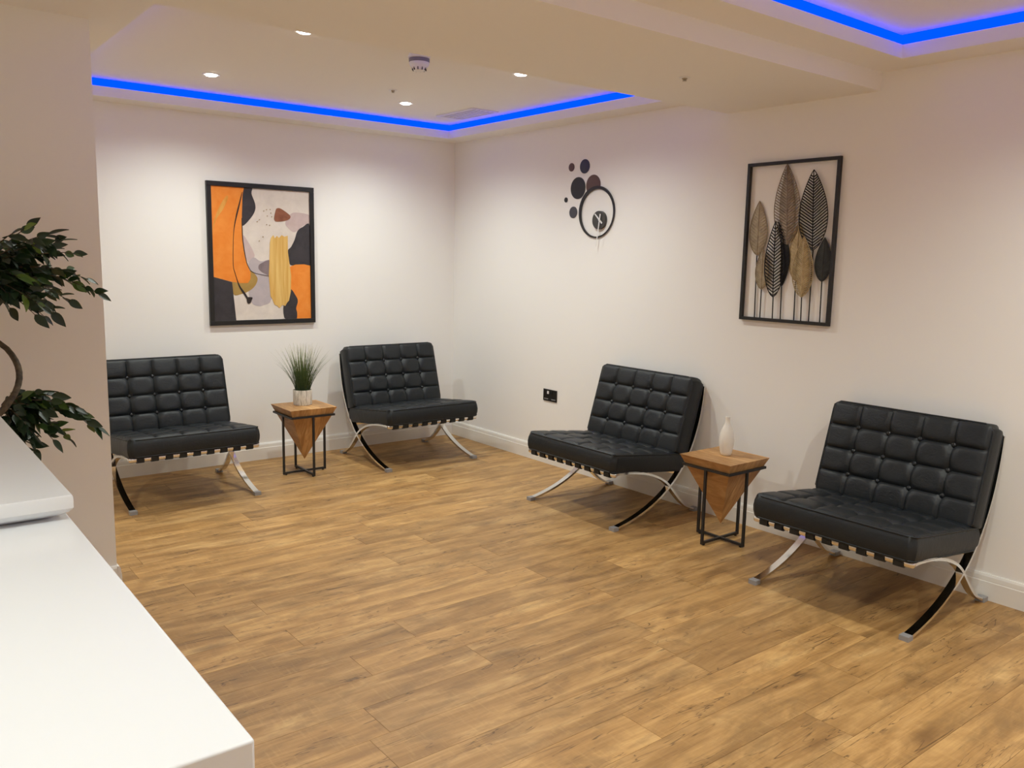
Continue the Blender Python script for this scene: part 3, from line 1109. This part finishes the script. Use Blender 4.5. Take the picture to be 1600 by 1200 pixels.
leaf('leaf', (-2.976, 1.824), (-2.980, 1.530), 0.057, 0.008, L_TAN, 'plate', 16)
leaf('leaf', (-3.135, 2.008), (-3.165, 1.590), 0.080, 0.008, L_BRONZE, 'slit', 26)
leaf('leaf', (-3.301, 1.968), (-3.325, 1.559), 0.083, 0.016, L_BLACK, 'open', 25)
leaf('leaf', (-3.104, 1.711), (-3.148, 1.367), 0.026, 0.008, L_BLACK, 'plate', 20, 0.032)
leaf('leaf', (-3.093, 1.709), (-3.106, 1.307), 0.060, 0.018, L_BLACK, 'open', 21)
leaf('leaf', (-3.022, 1.568), (-3.026, 1.346), 0.043, 0.016, L_TAN, 'plate', 18)
leaf('leaf', (-3.229, 1.709), (-3.231, 1.395), 0.052, 0.005, L_GOLD, 'plate', 16)
leaf('leaf', (-3.274, 1.628), (-3.281, 1.316), 0.062, 0.020, L_GOLD, 'slit', 28)
leaf('leaf', (-3.390, 1.625), (-3.389, 1.400), 0.047, 0.014, L_SLATE, 'plate', 22)
for (a, b, d) in [((-2.978, 1.53), (-2.987, 1.19), 0.009), ((-3.026, 1.346), (-3.028, 1.19), 0.016), ((-3.106, 1.307), (-3.109, 1.19), 0.018), ((-3.148, 1.367), (-3.153, 1.19), 0.009),
                  ((-3.231, 1.395), (-3.236, 1.19), 0.008), ((-3.281, 1.316), (-3.285, 1.19), 0.019), ((-3.324, 1.56), (-3.327, 1.19), 0.012), ((-3.389, 1.40), (-3.393, 1.19), 0.014),
                  ((-3.165, 1.59), (-3.19, 1.19), 0.007)][:8]:
    MB().tube([fa(-(a[0] - AY), a[1] - AZ, d), fa(-(b[0] - AY), b[1] - AZ, d)], 0.0032, 7).build('stem', L_BLACK, art, True)

# ------------------------------------------------------------------ wall socket
sk = thing('wall_socket', (0, -1.264, 0.506), 'dark metal double wall socket left of the clock side chair', 'socket')
M_NICK = new_mat('black_nickel', (0.055, 0.05, 0.045), 0.35, 0.7)
bevel(MB().box(-0.007, -0.0005, -0.074, 0.074, -0.043, 0.043).build('face_plate', M_NICK, sk), 0.0015)
for s in (-1, 1):
    MB().box(-0.0115, -0.007, s * 0.018 - 0.008, s * 0.018 + 0.008, 0.010, 0.031).build('rocker_switch', M_WHITE if s > 0 else M_BLACK, sk)
    x = s * 0.040
    mb = MB().box(-0.0085, -0.007, x - 0.0028, x + 0.0028, 0.012, 0.021)
    mb.box(-0.0085, -0.007, x - 0.0145, x - 0.0085, -0.012, -0.008)
    mb.box(-0.0085, -0.007, x + 0.0085, x + 0.0145, -0.012, -0.008)
    mb.build('pin_holes', M_BLACK, sk)
    MB().box(-0.0078, -0.007, x - 0.022, x + 0.022, -0.030, -0.024).build('highlight_strip', M_GREY, sk)

# ------------------------------------------------------------------ ceiling fittings
sd_ = thing('smoke_detector', (-1.626, -2.07, Z_CEIL), 'white domed smoke detector with a dark collar at the beam edge', 'smoke detector')
MB().lathe([(0.050, 0.0), (0.050, -0.024), (0.056, -0.026), (0.056, -0.035), (0.051, -0.038)], 32).build('mounting_base', M_WHITE, sd_, True, 40)
MB().lathe([(0.049, -0.038), (0.052, -0.039), (0.052, -0.054), (0.050, -0.056)], 32).build('collar', new_mat('detector_collar', (0.20, 0.19, 0.23), 0.4), sd_, True, 40)
MB().lathe([(0.050, -0.056), (0.051, -0.060), (0.046, -0.072), (0.036, -0.082), (0.030, -0.094), (0.020, -0.098)], 32).build('dome', M_WHITE, sd_, True, 40)
slot = MB().box(-0.002, 0.002, -0.003, 0.003, -0.010, 0.006).mesh('vent_slot', M_BLACK)
for k in range(10):
    a = 2 * math.pi * k / 10 + 0.2
    s = link('vent_slot', slot, sd_, (0.0335 * math.cos(a), 0.0335 * math.sin(a), -0.085))
    s.rotation_euler = (0, 0, a + math.pi / 2)


def sprinkler(x, yv, z, label):
    t = thing('sprinkler_head', (x, yv, z), label, 'sprinkler')
    MB().lathe([(0.026, 0.0), (0.026, -0.002), (0.016, -0.004)], 24).build('cover_ring', M_WHITE, t, True, 40)
    MB().lathe([(0.013, -0.004), (0.011, -0.009), (0.006, -0.012), (0.006, -0.014), (0.010, -0.0145), (0.010, -0.016)], 18).build('nozzle', new_mat('brushed_nickel', (0.42, 0.38, 0.32), 0.35, 0.9), t, True, 40)
    return t


sprinkler(-1.213, -1.097, Z_CEIL, 'tiny metal sprinkler head between the lit downlights')
sprinkler(-0.904, -3.179, Z_BEAM, 'tiny metal sprinkler head on the underside of the beam')

vt = thing('ceiling_vent', (-0.39, -0.72, Z_CEIL), 'slatted white air vent in the ceiling beside the blue cove', 'vent')
vw, vl = 0.115, 0.225
mb = MB()
mb.box(-vw, vw, -vl, -vl + 0.02, -0.008, -0.0005).box(-vw, vw, vl - 0.02, vl, -0.008, -0.0005)
mb.box(-vw, -vw + 0.02, -vl + 0.02, vl - 0.02, -0.008, -0.0005).box(vw - 0.02, vw, -vl + 0.02, vl - 0.02, -0.008, -0.0005)
mb.build('vent_frame', M_TRIM, vt)
MB().box(-vw + 0.02, vw - 0.02, -vl + 0.02, vl - 0.02, -0.0015, -0.0005).build('backing', new_mat('vent_dark', (0.02, 0.02, 0.02), 0.8), vt)
sl = MB().box(-0.0135, 0.0125, -vl + 0.02, vl - 0.02, -0.0055, -0.003).mesh('slat', M_TRIM)
for k in range(5):
    link('slat', sl, vt, (-0.0755 + 0.038 * k, 0, 0))

# ------------------------------------------------------------------ reception desk
DX, DY0, DY1, ZD = -3.646, -4.988, -2.86, 0.95
dk = thing('reception_desk', (-4.1, -4.0, 0), 'white two level reception desk in the left foreground', 'desk')


def dbox(name, x0, x1, y0, y1, z0, z1, bw=0.004):
    return bevel(MB().box(x0 + 4.1, x1 + 4.1, y0 + 4.0, y1 + 4.0, z0, z1).build(name, M_DESK, dk), bw, 3)


dbox('worktop', -4.55, DX, DY0, DY1, ZD - 0.06, ZD)
dbox('side_panel', -4.52, DX - 0.03, DY0 + 0.03, DY1 - 0.03, 0.1, ZD - 0.06, 0.002)
dbox('plinth', -4.49, DX - 0.06, DY0 + 0.06, DY1 - 0.06, 0.0, 0.1, 0.002)
# raised counter slab with under-cut lower edge
YS = -4.02
sl = [(-4.60, ZD + 0.052), (DX + 0.001, ZD + 0.052), (DX + 0.003, ZD + 0.048), (DX + 0.003, ZD + 0.025), (DX - 0.006, ZD + 0.016), (DX - 0.030, ZD + 0.006), (DX - 0.045, ZD + 0.0004), (-4.60, ZD + 0.0004)]
n_ = len(sl)
ins = [(0.0, 0), (0, 0), (0, 0), (0, 0), (0.006, 0), (0.024, 0), (0.036, 0), (0.036, 0)]
ins[0] = (0.0, 0)
vs = [(a + 4.1, YS + 4.0 + ins[i][0], b) for i, (a, b) in enumerate(sl)] + [(a + 4.1, DY1 + 4.0, b) for a, b in sl]
# near end under-cut too: the left column follows the right one
vs = vs[:7] + [(-4.60 + 4.1, YS + 4.0 + 0.036, ZD + 0.0004)] + vs[8:]
ring0 = list(range(n_))
# near face as strips across the width
mbk = MB()
rows = [(ZD + 0.052, 0.0, DX + 0.001), (ZD + 0.048, -0.002, DX + 0.003), (ZD + 0.025, -0.002, DX + 0.003), (ZD + 0.016, 0.006, DX - 0.006), (ZD + 0.006, 0.026, DX - 0.030), (ZD + 0.0004, 0.038, DX - 0.045)]
V, Fc = [], []
for (z, iy, xr) in rows:
    V += [(-4.60 + 4.1, YS + 4.0 + iy, z), (xr + 4.1, YS + 4.0 + iy, z), (xr + 4.1, DY1 + 4.0, z), (-4.60 + 4.1, DY1 + 4.0, z)]
for i in range(len(rows) - 1):
    for k in range(4):
        l = (k + 1) % 4
        Fc.append((4 * (i + 1) + k, 4 * (i + 1) + l, 4 * i + l, 4 * i + k))
Fc.append((0, 1, 2, 3))
Fc.append(tuple(4 * (len(rows) - 1) + k for k in (3, 2, 1, 0)))
mbk.add(V, Fc).build('raised_counter', M_DESK, dk, True, 30)

# ------------------------------------------------------------------ ficus behind the desk
fx, fy = -3.66, -2.44
fic = thing('potted_ficus', (fx, fy, 0), 'leafy green ficus with a twisted stem behind the desk', 'potted plant')
MB().lathe([(0.09, 0.0), (0.10, 0.004), (0.13, 0.24), (0.135, 0.26), (0.12, 0.26), (0.115, 0.23)], 32).build('pot', new_mat('charcoal_pot', (0.05, 0.05, 0.05), 0.6), fic, True, 40)
MB().lathe([(0.116, 0.21), (0.11, 0.232), (0.03, 0.238)], 24).build('soil', new_mat('soil', (0.02, 0.013, 0.008), 0.95), fic)
bark = new_mat('ficus_bark', lin((74, 62, 48)), 0.8)
nb = N(bark)
a_ = nb.noise(nb.node('ShaderNodeTexCoord').outputs['Object'], 50, 4)
nb.l(nb.ramp(a_, [(0.3, lin((52, 44, 34))), (0.7, lin((96, 82, 62)))]), nb.b.inputs['Base Color'])


def helix(ph, rad, z0, z1, turns, n=60):
    out = []
    for i in range(n + 1):
        q = i / n
        e = min(1, q * 5, (1 - q) * 4 + 0.15)
        an = ph + 2 * math.pi * turns * q
        out.append((rad * e * math.cos(an), rad * e * math.sin(an), z0 + (z1 - z0) * q))
    return out


MB().tube(helix(2.35, 0.125, 0.23, 1.38, 1.55), [0.016 - 0.006 * i / 60 for i in range(61)], 8).build('stem', bark, fic, True)
MB().tube(helix(2.35 + math.pi, 0.148, 0.23, 1.38, 1.55), [0.015 - 0.006 * i / 60 for i in range(61)], 8).build('stem', bark, fic, True)


def ficus_leaf_mat():
    m = new_mat('ficus_leaf', (0.03, 0.07, 0.02), 0.42)
    n = N(m)
    rnd = n.node('ShaderNodeObjectInfo').outputs['Random']
    n.l(n.ramp(rnd, [(0.0, lin((24, 44, 26))), (0.6, lin((40, 66, 32))), (0.88, lin((64, 94, 38))), (1.0, lin((112, 142, 50)))]), n.b.inputs['Base Color'])
    n.b.inputs['Transmission Weight'].default_value = 0.0
    return m


lf = ficus_leaf_mat()


def leaf_mesh(L, W):
    vs, fs = [], []
    K = 7
    for i in range(K + 1):
        q = i / K
        w = W * math.sin(math.pi * min(1, q ** 0.8)) ** 0.9 * (1 - 0.25 * q)
        z = -0.10 * L * q * q
        vs += [(L * q, -w, z + 0.16 * w), (L * q, 0, z - 0.002), (L * q, w, z + 0.16 * w)]
    for i in range(K):
        b = 3 * i
        fs += [(b, b + 3, b + 4, b + 1), (b + 1, b + 4, b + 5, b + 2)]
    nv = len(vs)
    vs += [(x, yv, z - 0.0006) for x, yv, z in vs]
    fs += [tuple(nv + q for q in reversed(g_)) for g_ in fs]
    return MB().add(vs, fs).mesh('leaf', lf, True)


LM = [leaf_mesh(0.066, 0.0175), leaf_mesh(0.057, 0.016), leaf_mesh(0.046, 0.0135)]
EXTRA = MB()
rg = random.Random(21)
nleaf = 0


def twig(p0, p1, nl, sag=0.04, spread=1.0):
    global nleaf
    p0, p1 = Vector(p0), Vector(p1)
    mid = (p0 + p1) / 2 + Vector((0, 0, sag))
    pts = [p0 * (1 - t) ** 2 + mid * 2 * t * (1 - t) + p1 * t * t for t in [i / 8 for i in range(9)]]
    MB().tube(pts, [0.0038 - 0.0028 * i / 8 for i in range(9)], 5).build('branch', bark, fic, True)
    for k in range(nl):
        q = 0.25 + 0.75 * (k + 0.5) / nl
        i = min(7, int(q * 8))
        p = pts[i].lerp(pts[i + 1], q * 8 - i)
        d = (pts[i + 1] - pts[i]).normalized()
        ax = Vector((d.x, d.y, 0)).normalized()
        sd = Vector((-ax.y, ax.x, 0)) * (1 if k % 2 else -1)
        ld = ax * rg.uniform(0.3, 1.0) + sd * rg.uniform(0.2, 0.9) * spread + Vector((0, 0, rg.uniform(-1.0, 0.35)))
        if k == nl - 1:
            ld = d.copy()
        ld.normalize()
        nrm = Vector((rg.uniform(-0.6, 0.6), rg.uniform(-1.0, 0.25), rg.uniform(0.0, 1.0)))
        nrm = (nrm - ld * nrm.dot(ld)).normalized()
        rot = Matrix((ld, nrm.cross(ld), nrm)).transposed()
        if nleaf >= 295:
            me = rg.choice(LM)
            EXTRA.add([rot @ vtx.co + p for vtx in me.vertices], [tuple(pl.vertices) for pl in me.polygons])
            continue
        o = link('leaf', rg.choice(LM), fic, p)
        o.rotation_euler = rot.to_euler()
        s = rg.uniform(0.8, 1.12)
        o.scale = (s, s, s)
        nleaf += 1


def L_(x, yv, z):
    return (x - fx, yv - fy, z)


# upper crown: long drooping sprays to the right, then a dense ball
up_tips = [(-3.235, -2.45, 1.325, 20, 0.08), (-3.27, -2.44, 1.38, 16, 0.07), (-3.33, -2.42, 1.30, 15, 0.05), (-3.31, -2.45, 1.475, 16, 0.05),
           (-3.36, -2.48, 1.52, 14, 0.04), (-3.40, -2.50, 1.54, 14, 0.03), (-3.40, -2.48, 1.26, 14, 0.06), (-3.46, -2.48, 1.565, 12, 0.02)]
low_tips = [(-3.262, -2.45, 0.825, 18, 0.07), (-3.30, -2.44, 0.87, 14, 0.06), (-3.36, -2.43, 0.79, 13, 0.05), (-3.34, -2.47, 0.91, 13, 0.05),
            (-3.41, -2.44, 0.96, 11, 0.03), (-3.42, -2.48, 0.80, 12, 0.04), (-3.46, -2.45, 0.98, 10, 0.02)]
for x, yv, z, nl, sg in up_tips:
    twig((0.05, 0, 1.40), L_(x, yv, z), nl, sg)
for x, yv, z, nl, sg in low_tips:
    twig((0.10, 0, 0.94), L_(x, yv, z), nl, sg)
for k in range(26):
    twig((0.04, 0, 1.40), L_(-3.47 + rg.uniform(-0.09, 0.10), -2.45 + rg.uniform(-0.14, 0.12), rg.uniform(1.24, 1.555)), 11, 0.03)
for k in range(13):
    twig((0.09, 0, 0.94), L_(-3.47 + rg.uniform(-0.08, 0.08), -2.45 + rg.uniform(-0.10, 0.10), rg.uniform(0.74, 1.0)), 10, 0.03)
for k in range(18):
    twig((0.0, 0, 1.40), L_(-3.75 + rg.uniform(-0.16, 0.12), -2.45 + rg.uniform(-0.2, 0.16), rg.uniform(1.25, 1.6)), 10, 0.04)
ex = EXTRA.build('foliage', lf, fic, True)
ex['kind'] = 'stuff'
